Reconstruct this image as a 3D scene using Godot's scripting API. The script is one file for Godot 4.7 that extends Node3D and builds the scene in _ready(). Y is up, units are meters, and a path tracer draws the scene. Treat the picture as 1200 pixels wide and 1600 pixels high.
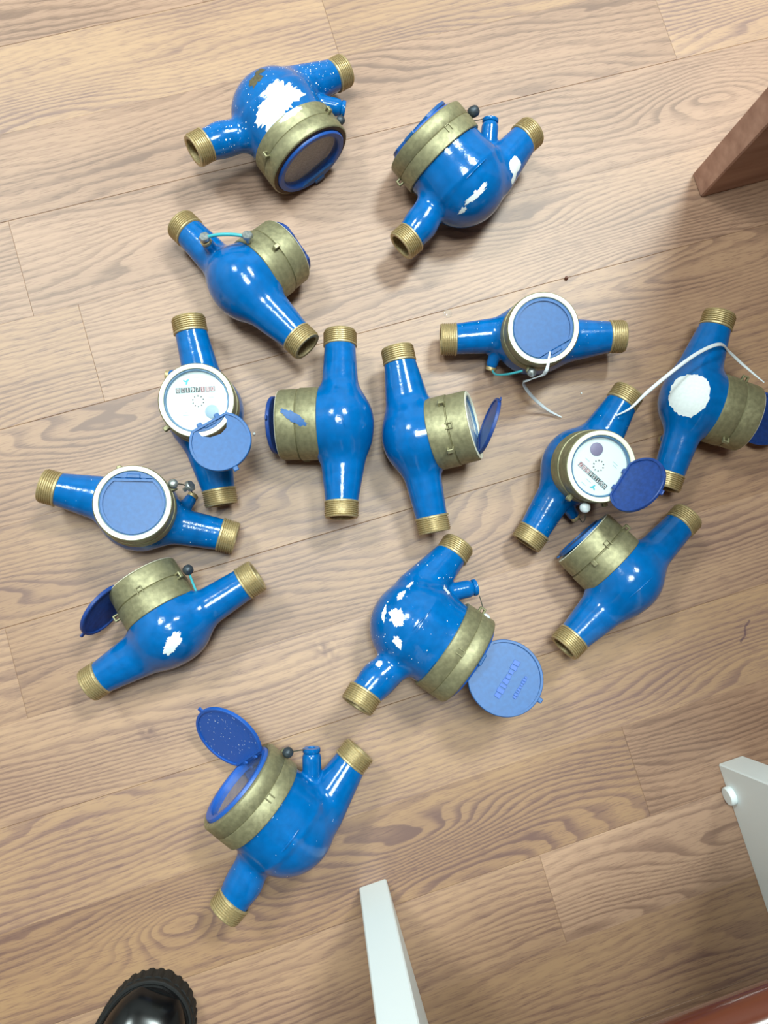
extends Node3D

# World: metres, y up. -z is the top of the photograph, +x its right.
const MM := 0.001
const TYPE_A := 0
const TYPE_B := 1
const R_LID := [28.6, 35.5]
const POSES := {
	"A1": [Vector3(-0.0808, 0.0416, -0.3201), Vector3(0.6859, 0.1278, 0.7164), Vector3(0.7272, -0.1552, -0.6686)],
	"A2": [Vector3(-0.1171, 0.0320, -0.1919), Vector3(0.1786, -0.0764, 0.9810), Vector3(0.0167, 0.9971, 0.0746)],
	"A3": [Vector3(0.0174, 0.0414, -0.1789), Vector3(0.0053, 0.0350, 0.9994), Vector3(-0.9895, -0.1443, 0.0103)],
	"A4": [Vector3(0.0922, 0.0384, -0.1636), Vector3(-0.1928, 0.0390, -0.9805), Vector3(0.9171, 0.3626, -0.1659)],
	"A5": [Vector3(0.2158, 0.0321, -0.2724), Vector3(0.9963, 0.0857, -0.0050), Vector3(-0.0835, 0.9812, 0.1741)],
	"A6": [Vector3(0.3794, 0.0397, -0.2059), Vector3(0.3101, 0.1194, -0.9432), Vector3(0.9498, 0.0035, 0.3128)],
	"A7": [Vector3(0.2590, 0.0320, -0.1374), Vector3(0.5688, 0.1009, -0.8163), Vector3(0.0571, 0.9852, 0.1615)],
	"A8": [Vector3(-0.1770, 0.0320, -0.0909), Vector3(-0.9603, 0.0899, -0.2642), Vector3(0.1005, 0.9946, -0.0266)],
	"A9": [Vector3(-0.1420, 0.0399, 0.0227), Vector3(-0.8372, -0.0654, 0.5429), Vector3(-0.5353, -0.1045, -0.8382)],
	"A10": [Vector3(0.3025, 0.0400, -0.0216), Vector3(-0.7202, 0.0378, 0.6927), Vector3(-0.6922, -0.1045, -0.7141)],
	"B1": [Vector3(-0.0529, 0.0454, -0.5054), Vector3(0.8038, -0.1217, -0.5822), Vector3(0.5874, 0.0079, 0.8093)],
	"B2": [Vector3(0.1491, 0.0442, -0.4277), Vector3(0.7389, 0.0338, -0.6729), Vector3(-0.6702, 0.1398, -0.7289)],
	"B3": [Vector3(0.0832, 0.0459, 0.0168), Vector3(0.5543, -0.1948, -0.8092), Vector3(0.8250, 0.0, 0.5652)],
	"B4": [Vector3(-0.0279, 0.0441, 0.2074), Vector3(0.6645, -0.0291, -0.7467), Vector3(-0.7323, 0.1736, -0.6585)],
}
const PLANK_U := Vector3(0.9593, 0.0, -0.2823)   # along the boards
const PLANK_V := Vector3(0.2823, 0.0, 0.9593)    # across them

var rng := RandomNumberGenerator.new()
var taken := {}
var M := {}
var S := {}          # shared meshes
var grain_noise := FastNoiseLite.new()
var fine_noise := FastNoiseLite.new()
var jag_noise := FastNoiseLite.new()


func _ready() -> void:
	rng.seed = 7
	# ---------------------------------------------------------------- camera, environment, lights
	var cam := Camera3D.new()
	cam.name = "camera"
	cam.transform = Transform3D(Basis(Vector3(0.99712, 0.07528, 0.00871), Vector3(0.0, 0.11490, -0.99338), Vector3(-0.07578, 0.99052, 0.11457)), Vector3(0, 0.82, 0))
	cam.fov = 65.24
	cam.near = 0.02
	add_child(cam)
	cam.current = true
	var env := Environment.new()
	env.background_mode = Environment.BG_COLOR
	env.background_color = Color(0.02, 0.02, 0.02)
	env.tonemap_mode = Environment.TONE_MAPPER_LINEAR
	env.tonemap_exposure = 1.02
	env.sdfgi_enabled = true
	env.ssao_enabled = true
	env.ssil_enabled = true
	var we := WorldEnvironment.new()
	we.name = "world_environment"
	we.environment = env
	add_child(we)
	make_materials()
	ceiling_light(Vector3(0.90, 2.655, -1.45), 8.2, "square white ceiling light panel nearest the wooden desk")
	ceiling_light(Vector3(-0.05, 2.655, -0.30), 4.2, "square white ceiling light panel above the middle of the floor")
	ceiling_light(Vector3(-1.35, 2.655, -1.35), 5.6, "square white ceiling light panel above the left side")
	# ---------------------------------------------------------------- the room
	room()
	floor_planks()
	# ---------------------------------------------------------------- large furniture
	low_table()
	wooden_desk()
	# ---------------------------------------------------------------- the meters
	shared_meshes()
	meters()
	# ---------------------------------------------------------------- small things
	shoe()
	ribbons()
	crumbs()


# ==================================================================== helpers
func numbered(n: String) -> String:
	if not taken.has(n):
		taken[n] = 0
		return n
	taken[n] += 1
	return "%s_%03d" % [n, taken[n]]


func thing(called: String, label: String, category: String, at := Vector3.ZERO, group := "") -> Node3D:
	var o := Node3D.new()
	o.name = numbered(called)
	add_child(o, true)
	o.position = at
	tag(o, label, category, group)
	return o


func tag(o: Node, label: String, category: String, group := "") -> void:
	o.set_meta("label", label)
	o.set_meta("category", category)
	if group:
		o.set_meta("group", group)


func obj(called: String, mesh: Mesh, mat: Material, parent: Node, t := Transform3D()) -> MeshInstance3D:
	var o := MeshInstance3D.new()
	o.name = called if parent != self else numbered(called)
	o.mesh = mesh
	o.material_override = mat
	o.transform = t
	parent.add_child(o, true)
	return o


func begin() -> SurfaceTool:
	var st := SurfaceTool.new()
	st.begin(Mesh.PRIMITIVE_TRIANGLES)
	return st


func vert(st: SurfaceTool, p: Vector3, n: Vector3, uv := Vector2.ZERO) -> void:
	st.set_normal(n)
	st.set_uv(uv)
	st.add_vertex(p)


func tri(st: SurfaceTool, a: Vector3, b: Vector3, c: Vector3, na: Vector3, nb: Vector3, nc: Vector3, ua := Vector2.ZERO, ub := Vector2.ZERO, uc := Vector2.ZERO) -> void:
	var g := (b - a).cross(c - a)
	if g.length_squared() < 1e-22:
		return
	vert(st, a, na, ua)
	if g.dot(na + nb + nc) > 0.0:
		vert(st, c, nc, uc)
		vert(st, b, nb, ub)
	else:
		vert(st, b, nb, ub)
		vert(st, c, nc, uc)


func quad(st: SurfaceTool, a: Vector3, b: Vector3, c: Vector3, d: Vector3, n: Vector3) -> void:
	tri(st, a, b, c, n, n, n)
	tri(st, a, c, d, n, n, n)


# a box with chamfered edges, given in millimetres about its centre
func box_into(st: SurfaceTool, c: Vector3, size: Vector3, e: float, b := Basis()) -> void:
	var h := size * 0.5
	e = minf(e, minf(h.x, minf(h.y, h.z)) * 0.9)
	for ax in 3:
		for s in [-1.0, 1.0]:
			var n := Vector3.ZERO
			n[ax] = s
			var i := (ax + 1) % 3
			var j := (ax + 2) % 3
			var q: Array[Vector3] = []
			for k in [[-1, -1], [1, -1], [1, 1], [-1, 1]]:
				var p := Vector3.ZERO
				p[ax] = s * h[ax]
				p[i] = k[0] * (h[i] - e)
				p[j] = k[1] * (h[j] - e)
				q.append((c + b * p) * MM)
			quad(st, q[0], q[1], q[2], q[3], b * n)
			for t in [-1.0, 1.0]:     # the edge between faces ax and i
				var m := Vector3.ZERO
				m[ax] = s
				m[i] = t
				var w: Array[Vector3] = []
				for k in [[0, -1], [0, 1], [1, 1], [1, -1]]:
					var p := Vector3.ZERO
					p[ax] = s * (h[ax] - (0.0 if k[0] == 0 else e))
					p[i] = t * (h[i] - (e if k[0] == 0 else 0.0))
					p[j] = k[1] * (h[j] - e)
					w.append((c + b * p) * MM)
				quad(st, w[0], w[1], w[2], w[3], (b * m).normalized())
	for sx in [-1.0, 1.0]:
		for sy in [-1.0, 1.0]:
			for sz in [-1.0, 1.0]:
				var s3 := Vector3(sx, sy, sz)
				var n := (b * s3).normalized()
				var p0 := (c + b * (s3 * Vector3(h.x, h.y - e, h.z - e))) * MM
				var p1 := (c + b * (s3 * Vector3(h.x - e, h.y, h.z - e))) * MM
				var p2 := (c + b * (s3 * Vector3(h.x - e, h.y - e, h.z))) * MM
				tri(st, p0, p1, p2, n, n, n)


func box_mesh(size: Vector3, e: float, c := Vector3.ZERO, b := Basis()) -> ArrayMesh:
	var st := begin()
	box_into(st, c, size, e, b)
	return st.commit()


# a profile of (radius, height) in millimetres turned about y
func lathe_into(st: SurfaceTool, prof: PackedVector2Array, seg: int, t := Transform3D(), soft := 0.75) -> void:
	var n := prof.size()
	var segn: Array[Vector2] = []
	for i in n - 1:
		var d := prof[i + 1] - prof[i]
		segn.append(Vector2(d.y, -d.x).normalized())
	for i in n - 1:
		var n0 := segn[i]
		var n1 := segn[i]
		if i > 0 and segn[i - 1].dot(segn[i]) > soft:
			n0 = (segn[i - 1] + segn[i]).normalized()
		if i < n - 2 and segn[i + 1].dot(segn[i]) > soft:
			n1 = (segn[i + 1] + segn[i]).normalized()
		var a := prof[i] * MM
		var b := prof[i + 1] * MM
		for k in seg:
			var t0 := TAU * k / seg
			var t1 := TAU * (k + 1) / seg
			var e0 := Vector3(cos(t0), 0, sin(t0))
			var e1 := Vector3(cos(t1), 0, sin(t1))
			var up := Vector3.UP
			var pa := t * (e0 * a.x + up * a.y)
			var pb := t * (e1 * a.x + up * a.y)
			var pc := t * (e1 * b.x + up * b.y)
			var pd := t * (e0 * b.x + up * b.y)
			var na := t.basis * (e0 * n0.x + up * n0.y)
			var nb := t.basis * (e1 * n0.x + up * n0.y)
			var nc := t.basis * (e1 * n1.x + up * n1.y)
			var nd := t.basis * (e0 * n1.x + up * n1.y)
			tri(st, pa, pb, pc, na, nb, nc)
			tri(st, pa, pc, pd, na, nc, nd)


func lathe(prof: Array, seg := 64, soft := 0.75) -> ArrayMesh:
	var p := PackedVector2Array()
	for v in prof:
		p.append(Vector2(v[0], v[1]))
	var st := begin()
	lathe_into(st, p, seg, Transform3D(), soft)
	return st.commit()


# a smooth tube through points (mm); flat < 1 squashes the section into a ribbon
func tube(pts: Array, r: float, sides := 10, flat := 1.0, taper := false) -> ArrayMesh:
	var c := Curve3D.new()
	c.bake_interval = 0.8
	for i in pts.size():
		var a: Vector3 = pts[maxi(i - 1, 0)]
		var b: Vector3 = pts[mini(i + 1, pts.size() - 1)]
		var tan := (b - a) / 6.0
		c.add_point(pts[i], -tan, tan)
	var bp := c.get_baked_points()
	var st := begin()
	var rings: Array = []
	var norms: Array = []
	for i in bp.size():
		var d := (bp[mini(i + 1, bp.size() - 1)] - bp[maxi(i - 1, 0)]).normalized()
		var side := d.cross(Vector3.UP)
		if side.length() < 0.05:
			side = d.cross(Vector3.RIGHT)
		side = side.normalized()
		var up := side.cross(d).normalized()
		var rr := r
		if taper:
			var f := float(i) / (bp.size() - 1)
			rr *= 0.35 + 0.65 * minf(1.0, minf(f, 1.0 - f) * 6.0)
		var ring: Array[Vector3] = []
		var nn: Array[Vector3] = []
		for k in sides:
			var t := TAU * k / sides
			ring.append((bp[i] + (side * cos(t) + up * sin(t) * flat) * rr) * MM)
			nn.append((side * cos(t) * flat + up * sin(t)).normalized())
		rings.append(ring)
		norms.append(nn)
	for i in bp.size() - 1:
		for k in sides:
			var l := (k + 1) % sides
			tri(st, rings[i][k], rings[i][l], rings[i + 1][l], norms[i][k], norms[i][l], norms[i + 1][l])
			tri(st, rings[i][k], rings[i + 1][l], rings[i + 1][k], norms[i][k], norms[i + 1][l], norms[i + 1][k])
	for e in [0, bp.size() - 1]:
		var dn := (bp[e] - bp[1 if e == 0 else e - 1]).normalized()
		for k in sides:
			tri(st, bp[e] * MM, rings[e][k], rings[e][(k + 1) % sides], dn, dn, dn)
	return st.commit()


# an outline (x, z in mm) given a thickness from y0 to y1
func slab_into(st: SurfaceTool, poly: PackedVector2Array, y0: float, y1: float, bevel := 0.0) -> void:
	var inner := poly
	if bevel > 0.0:
		var off := Geometry2D.offset_polygon(poly, -bevel)
		if off.size() == 1:
			inner = off[0]
		else:
			bevel = 0.0
	var idx := Geometry2D.triangulate_polygon(inner)
	for i in range(0, idx.size(), 3):
		for top in [true, false]:
			var n := Vector3.UP if top else Vector3.DOWN
			var y := y1 if top else y0
			var p: Array[Vector3] = []
			for k in 3:
				var q := inner[idx[i + k]]
				p.append(Vector3(q.x, y, q.y) * MM)
			tri(st, p[0], p[1], p[2], n, n, n)
	var area := 0.0
	for i in poly.size():
		area += poly[i].cross(poly[(i + 1) % poly.size()])
	var sgn := 1.0 if area > 0 else -1.0
	for i in poly.size():
		var a := poly[i]
		var b := poly[(i + 1) % poly.size()]
		var d := (b - a).normalized()
		var n := Vector3(d.y, 0, -d.x) * sgn
		quad(st, Vector3(a.x, y0 + bevel, a.y) * MM, Vector3(b.x, y0 + bevel, b.y) * MM, Vector3(b.x, y1 - bevel, b.y) * MM, Vector3(a.x, y1 - bevel, a.y) * MM, n)
	if bevel > 0.0:
		for i in poly.size():
			var a := poly[i]
			var b := poly[(i + 1) % poly.size()]
			var ia := nearest(inner, a)
			var ib := nearest(inner, b)
			var d := (b - a).normalized()
			var n := Vector3(d.y, 0, -d.x) * sgn
			for top in [true, false]:
				var y := y1 if top else y0
				var k := -bevel if top else bevel
				var nn := (n + (Vector3.UP if top else Vector3.DOWN)).normalized()
				quad(st, Vector3(a.x, y + k, a.y) * MM, Vector3(b.x, y + k, b.y) * MM, Vector3(ib.x, y, ib.y) * MM, Vector3(ia.x, y, ia.y) * MM, nn)


func nearest(poly: PackedVector2Array, p: Vector2) -> Vector2:
	var best := poly[0]
	for q in poly:
		if q.distance_squared_to(p) < best.distance_squared_to(p):
			best = q
	return best


# ==================================================================== materials
func mat(c: Color, rough: float, metal := 0.0) -> StandardMaterial3D:
	var m := StandardMaterial3D.new()
	m.albedo_color = c
	m.roughness = rough
	m.metallic = metal
	return m


func noise_tex(freq: float, lo: Color, hi: Color, seed_: int, octaves := 4, normal := false, strength := 4.0) -> NoiseTexture2D:
	var n := FastNoiseLite.new()
	n.noise_type = FastNoiseLite.TYPE_SIMPLEX_SMOOTH
	n.seed = seed_
	n.frequency = freq
	n.fractal_octaves = octaves
	var t := NoiseTexture2D.new()
	t.width = 256
	t.height = 256
	t.seamless = true
	t.noise = n
	if normal:
		t.as_normal_map = true
		t.bump_strength = strength
	else:
		var g := Gradient.new()
		g.set_color(0, lo)
		g.set_color(1, hi)
		t.color_ramp = g
	return t


func mottled(base: Color, lo: float, hi: float, rough: float, metal: float, scale: float, seed_: int, freq := 0.02) -> StandardMaterial3D:
	var m := mat(base, rough, metal)
	m.albedo_texture = noise_tex(freq, Color(lo, lo, lo), Color(hi, hi, hi), seed_)
	m.uv1_triplanar = true
	m.uv1_scale = Vector3.ONE * scale
	return m


func make_materials() -> void:
	grain_noise.noise_type = FastNoiseLite.TYPE_SIMPLEX_SMOOTH
	grain_noise.seed = 11
	grain_noise.frequency = 1.0
	grain_noise.fractal_octaves = 3
	fine_noise.noise_type = FastNoiseLite.TYPE_SIMPLEX
	fine_noise.seed = 29
	fine_noise.frequency = 1.0
	fine_noise.fractal_type = FastNoiseLite.FRACTAL_NONE
	jag_noise.noise_type = FastNoiseLite.TYPE_SIMPLEX
	jag_noise.seed = 3
	jag_noise.frequency = 1.0
	jag_noise.fractal_octaves = 3
	M.paint = mottled(Color(0.0, 0.40, 0.69), 0.86, 1.0, 0.15, 0.0, 18.0, 5)
	M.paint.normal_enabled = true
	M.paint.normal_texture = noise_tex(0.05, Color.BLACK, Color.WHITE, 8, 2, true, 2.0)
	M.paint.normal_scale = 0.18
	M.brass = mottled(Color(0.67, 0.645, 0.50), 0.74, 1.0, 0.5, 0.55, 22.0, 15, 0.03)
	M.brass_thread = mottled(Color(0.84, 0.75, 0.56), 0.7, 1.0, 0.42, 0.5, 40.0, 16, 0.04)
	M.brass_dark = mottled(Color(0.36, 0.28, 0.16), 0.6, 1.0, 0.5, 0.7, 40.0, 17, 0.04)
	M.bezel = mat(Color(0.95, 0.94, 0.85), 0.45, 0.15)
	M.bore = mat(Color(0.56, 0.47, 0.29), 0.7, 0.3)
	M.lid = mottled(Color(0.11, 0.36, 0.62), 0.88, 1.0, 0.42, 0.0, 30.0, 19)
	M.lid_dark = mottled(Color(0.12, 0.27, 0.57), 0.8, 1.0, 0.45, 0.0, 30.0, 20)
	M.ring_blue = mat(Color(0.12, 0.34, 0.68), 0.4)
	M.ring_grey = mat(Color(0.30, 0.46, 0.60), 0.4)
	M.dial = mat(Color(0.86, 0.93, 0.93), 0.45)
	M.dial_grey = mottled(Color(0.42, 0.43, 0.45), 0.55, 1.0, 0.3, 0.0, 60.0, 21)
	M.glass = mat(Color(1, 1, 1, 0.06), 0.04)
	M.glass.transparency = BaseMaterial3D.TRANSPARENCY_ALPHA
	M.ink = mat(Color(0.12, 0.13, 0.15), 0.6)
	M.ink_red = mat(Color(0.55, 0.32, 0.36), 0.6)
	M.white_ink = mat(Color(0.95, 0.95, 0.95), 0.6)
	M.teal = mat(Color(0.15, 0.68, 0.74), 0.6)
	M.faint = mat(Color(0.62, 0.72, 0.74), 0.6)
	M.knob_grey = mat(Color(0.55, 0.66, 0.74), 0.5)
	M.knob_purple = mat(Color(0.45, 0.42, 0.56), 0.5)
	M.chip = mottled(Color(0.95, 0.97, 0.97), 0.93, 1.0, 0.7, 0.0, 60.0, 23)
	M.rust = mottled(Color(0.42, 0.38, 0.26), 0.6, 1.0, 0.65, 0.0, 60.0, 24)
	M.groove = mat(Color(0.05, 0.22, 0.5), 0.4)
	M.turquoise = mat(Color(0.25, 0.66, 0.70), 0.4)
	M.steel = mottled(Color(0.72, 0.74, 0.74), 0.7, 1.0, 0.4, 0.7, 50.0, 25)
	M.lead = mottled(Color(0.30, 0.34, 0.38), 0.6, 1.0, 0.45, 0.4, 60.0, 26)
	M.clear_bead = mat(Color(0.86, 0.90, 0.92), 0.15)
	M.wire = mat(Color(0.35, 0.34, 0.30), 0.5, 0.6)
	M.white_panel = mat(Color(0.95, 0.975, 0.98), 0.4)
	M.wall = mat(Color(0.66, 0.67, 0.67), 0.85)
	M.wall_dark = mat(Color(0.36, 0.32, 0.29), 0.8)
	M.ceiling = mat(Color(0.92, 0.92, 0.91), 0.9)
	M.base_floor = mat(Color(0.62, 0.48, 0.36), 0.5)
	M.red_wood = wood_plain(Color(0.43, 0.23, 0.15), Color(0.31, 0.14, 0.09), 0.16, 31)
	M.brown_wood = wood_plain(Color(0.74, 0.57, 0.49), Color(0.60, 0.43, 0.36), 0.45, 33)
	M.leather = mottled(Color(0.045, 0.05, 0.06), 0.6, 1.0, 0.22, 0.0, 30.0, 35)
	M.rubber = mottled(Color(0.05, 0.05, 0.055), 0.7, 1.0, 0.7, 0.0, 30.0, 36)
	M.ribbon = mat(Color(0.86, 0.88, 0.90), 0.35)
	M.lamp_frame = mat(Color(0.9, 0.9, 0.9), 0.4)


func wood_plain(a: Color, b: Color, rough: float, seed_: int) -> StandardMaterial3D:
	var m := mat(Color.WHITE, rough)
	m.albedo_texture = noise_tex(0.012, b, a, seed_, 5)
	m.uv1_triplanar = true
	m.uv1_scale = Vector3(1.6, 14.0, 14.0)
	return m


# ==================================================================== room and lights
func ceiling_light(at: Vector3, energy: float, label: String) -> void:
	var t := thing("ceiling_light", label, "ceiling light", at, "square ceiling light panels")
	var frame := begin()
	for s in [-1.0, 1.0]:
		box_into(frame, Vector3(s * 300, 20, 0), Vector3(20, 50, 620), 2)
		box_into(frame, Vector3(0, 20, s * 300), Vector3(580, 50, 20), 2)
	obj("frame", frame.commit(), M.lamp_frame, t)
	var pm := mat(Color(0.9, 0.93, 0.93), 0.6)
	pm.emission_enabled = true
	pm.emission = Color(0.93, 1.0, 1.0)
	pm.emission_energy_multiplier = 4.0
	obj("diffuser_panel", box_mesh(Vector3(580, 8, 580), 1), pm, t, Transform3D(Basis(), Vector3(0, 0.014, 0)))
	var l := AreaLight3D.new()
	l.name = "panel_light"
	l.area_size = Vector2(0.56, 0.56)
	l.light_energy = energy
	l.light_color = Color(0.93, 1.0, 0.99)
	l.area_range = 12.0
	l.area_attenuation = 2.0
	l.shadow_enabled = true
	l.position = Vector3(0, -0.006, 0)
	l.rotation = Vector3(-PI / 2, 0, 0)
	t.add_child(l)


func struct(called: String, mesh: Mesh, m: Material, at := Vector3.ZERO) -> MeshInstance3D:
	var o := obj(called, mesh, m, self, Transform3D(Basis(), at))
	o.set_meta("kind", "structure")
	return o


func room() -> void:
	var x0 := -2.3
	var x1 := 2.6
	var z0 := -2.8
	var z1 := 2.2
	var h := 2.7
	var cx := (x0 + x1) / 2
	var cz := (z0 + z1) / 2
	var w := (x1 - x0) * 1000
	var d := (z1 - z0) * 1000
	struct("ceiling", box_mesh(Vector3(w + 200, 100, d + 200), 1), M.ceiling, Vector3(cx, h + 0.05, cz))
	struct("wall_back", box_mesh(Vector3(w + 200, h * 1000, 100), 1), M.wall, Vector3(cx, h / 2, z0 - 0.05))
	struct("wall_front", box_mesh(Vector3(w + 200, h * 1000, 100), 1), M.wall_dark, Vector3(cx, h / 2, z1 + 0.05))
	struct("wall_left", box_mesh(Vector3(100, h * 1000, d), 1), M.wall, Vector3(x0 - 0.05, h / 2, cz))
	struct("wall_right", box_mesh(Vector3(100, h * 1000, d), 1), M.wall_dark, Vector3(x1 + 0.05, h / 2, cz))


# features of the grain: u, v (mm), half lengths along and across, height in rings
const FEATURES := [
	[-211, 249, 60, 24, 7.0], [586, -432, 90, 30, 7.0], [441, -265, 150, 24, 5.0], [86, 286, 120, 30, 5.0],
	[333, 355, 110, 22, -5.0], [159, 246, 110, 26, 4.0], [4, -411, 130, 26, 4.5], [-172, -232, 110, 30, -4.5],
	[-142, -583, 120, 22, 5.0], [152, 373, 150, 26, 4.0], [23, 247, 120, 24, -4.0], [-297, 105, 100, 26, 3.0],
	[514, -230, 120, 26, -4.0], [330, -330, 90, 22, -4.0], [60, -130, 140, 24, 4.0], [420, 60, 160, 28, -3.0],
	[-60, 60, 160, 26, -3.0], [170, -560, 140, 26, 4.0], [-330, -110, 120, 24, 4.0], [430, 180, 120, 26, 4.0],
]


const STAINS := [[-10.0, 44.0, 15.0, 0.55], [-200.0, 69.0, 10.0, 0.6], [100.0, 210.0, 9.0, 0.2]]


func grain_image(u0: float, u1: float, v0: float, v1: float, seed_: int) -> ImageTexture:
	var per := 1.5
	var w := clampi(int((u1 - u0) * per), 64, 2040)
	var h := int((v1 - v0) * per)
	var data := PackedByteArray()
	data.resize(w * h * 3)
	var fr := RandomNumberGenerator.new()
	fr.seed = seed_
	var tilt := fr.randf_range(-0.0009, 0.0009)
	var ring := fr.randf_range(6.0, 9.5)
	var tone := fr.randf_range(-0.035, 0.045)
	var warm := fr.randf_range(-0.02, 0.025)
	var zz := seed_ * 7.31
	var light := Vector3(0.665 + tone, 0.515 + tone, 0.40 + tone - warm)
	var dark := Vector3(0.455 + tone, 0.325 + tone, 0.265 + tone + warm)
	var near: Array = []
	for f in FEATURES:
		if f[1] > v0 - 12 and f[1] < v1 + 12 and f[0] > u0 - 200 and f[0] < u1 + 200:
			near.append(f)
	for i in 2 if near.is_empty() else 0:
		near.append([fr.randf_range(u0, u1), fr.randf_range(v0, v1), fr.randf_range(80, 160), fr.randf_range(18, 30), fr.randf_range(-5, 5)])
	var at := 0
	for y in h:
		var v := v0 + (y + 0.5) / per
		for x in w:
			var u := u0 + (x + 0.5) / per
			var hh := v / ring + (u * tilt) * 4.0
			var knot := 0.0
			for f in near:
				var du: float = (u - f[0]) / f[2]
				var dv: float = (v - f[1]) / f[3]
				var q := du * du + dv * dv
				if q < 9.0:
					var e := exp(-q)
					hh += f[4] * e
					knot += e
			hh += grain_noise.get_noise_3d(u * 0.0022, v * 0.011, zz) * 2.6 + fine_noise.get_noise_3d(u * 0.035, v * 0.09, zz) * 0.10
			var s := hh - floorf(hh)
			var line := smoothstep(0.35, 0.86, s) * (1.0 - smoothstep(0.90, 1.0, s))
			var pore := fine_noise.get_noise_3d(u * 0.045, v * 1.35, zz + 3.0)
			var broad := grain_noise.get_noise_3d(u * 0.0035, v * 0.016, zz + 40.0)
			var k := clampf(line * (0.40 + 0.45 * broad + 0.22 * minf(knot, 1.0)) + maxf(0.0, pore - 0.15) * 0.62 + broad * 0.28 + 0.12, 0.0, 1.0)
			for q in STAINS:
				var e := Vector2((u - q[0]) / q[2], (v - q[1]) / q[2]).length_squared()
				if e < 4.0:
					k = minf(1.2, k + q[3] * exp(-e * 1.6) * (0.7 + fine_noise.get_noise_3d(u * 0.12, v * 0.12, 9.0)))
			var su := (u - 416.0) * 0.6 - (v - 155.0) * 0.8
			var sv := (u - 416.0) * 0.8 + (v - 155.0) * 0.6
			if absf(su) < 13.0 and absf(sv + 1.2 * sin(su * 0.4)) < 1.1:
				k = minf(1.5, k + 0.8)
			data[at] = int(clampf(light.x + (dark.x - light.x) * k, 0, 1) * 255.0)
			data[at + 1] = int(clampf(light.y + (dark.y - light.y) * k, 0, 1) * 255.0)
			data[at + 2] = int(clampf(light.z + (dark.z - light.z) * k, 0, 1) * 255.0)
			at += 3
	return ImageTexture.create_from_image(Image.create_from_data(w, h, false, Image.FORMAT_RGB8, data))


func laminate() -> StandardMaterial3D:
	var m := mat(Color.WHITE, 0.5)
	m.metallic_specular = 0.68
	return m


func plank_mesh(u0: float, u1: float, v0: float, v1: float, e0: float, e1: float) -> ArrayMesh:
	var st := begin()
	var P := func(u: float, v: float, y: float) -> Vector3: return (PLANK_U * u + PLANK_V * v + Vector3.UP * y) * MM
	var g := 0.04
	u0 += g
	u1 -= g
	v0 += g * e0
	v1 -= g * e1
	var b := 0.4
	var ia := u0 + b * 0.6
	var ib := u1 - b * 0.6
	var ja := v0 + b * e0
	var jb := v1 - b * e1
	var uv := func(u: float, v: float) -> Vector2: return Vector2((u - u0) / (u1 - u0), (v - v0) / (v1 - v0))
	var rim := [[u0, v0], [u1, v0], [u1, v1], [u0, v1]]
	var top := [[ia, ja], [ib, ja], [ib, jb], [ia, jb]]
	var up := Vector3.UP
	var t: Array[Vector3] = []
	var tu: Array[Vector2] = []
	for q in top:
		t.append(P.call(q[0], q[1], 0.0))
		tu.append(uv.call(q[0], q[1]))
	tri(st, t[0], t[1], t[2], up, up, up, tu[0], tu[1], tu[2])
	tri(st, t[0], t[2], t[3], up, up, up, tu[0], tu[2], tu[3])
	for i in 4:
		var j := (i + 1) % 4
		var a: Vector3 = P.call(rim[i][0], rim[i][1], -b * 0.6)
		var c: Vector3 = P.call(rim[j][0], rim[j][1], -b * 0.6)
		var mid := (a + c) * 0.5
		var out := (mid - (t[0] + t[2]) * 0.5)
		out -= (c - a).normalized() * out.dot((c - a).normalized())
		out.y = 0
		out = out.normalized()
		var ua: Vector2 = uv.call(rim[i][0], rim[i][1])
		var uc: Vector2 = uv.call(rim[j][0], rim[j][1])
		var n := (out + up).normalized()
		tri(st, a, c, t[j], n, n, n, ua, uc, tu[j])
		tri(st, a, t[j], t[i], n, n, n, ua, tu[j], tu[i])
		var low := Vector3(0, -0.0072, 0)
		tri(st, a, c, c + low, out, out, out, ua, uc, uc)
		tri(st, a, c + low, a + low, out, out, out, ua, uc, ua)
	return st.commit()


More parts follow.
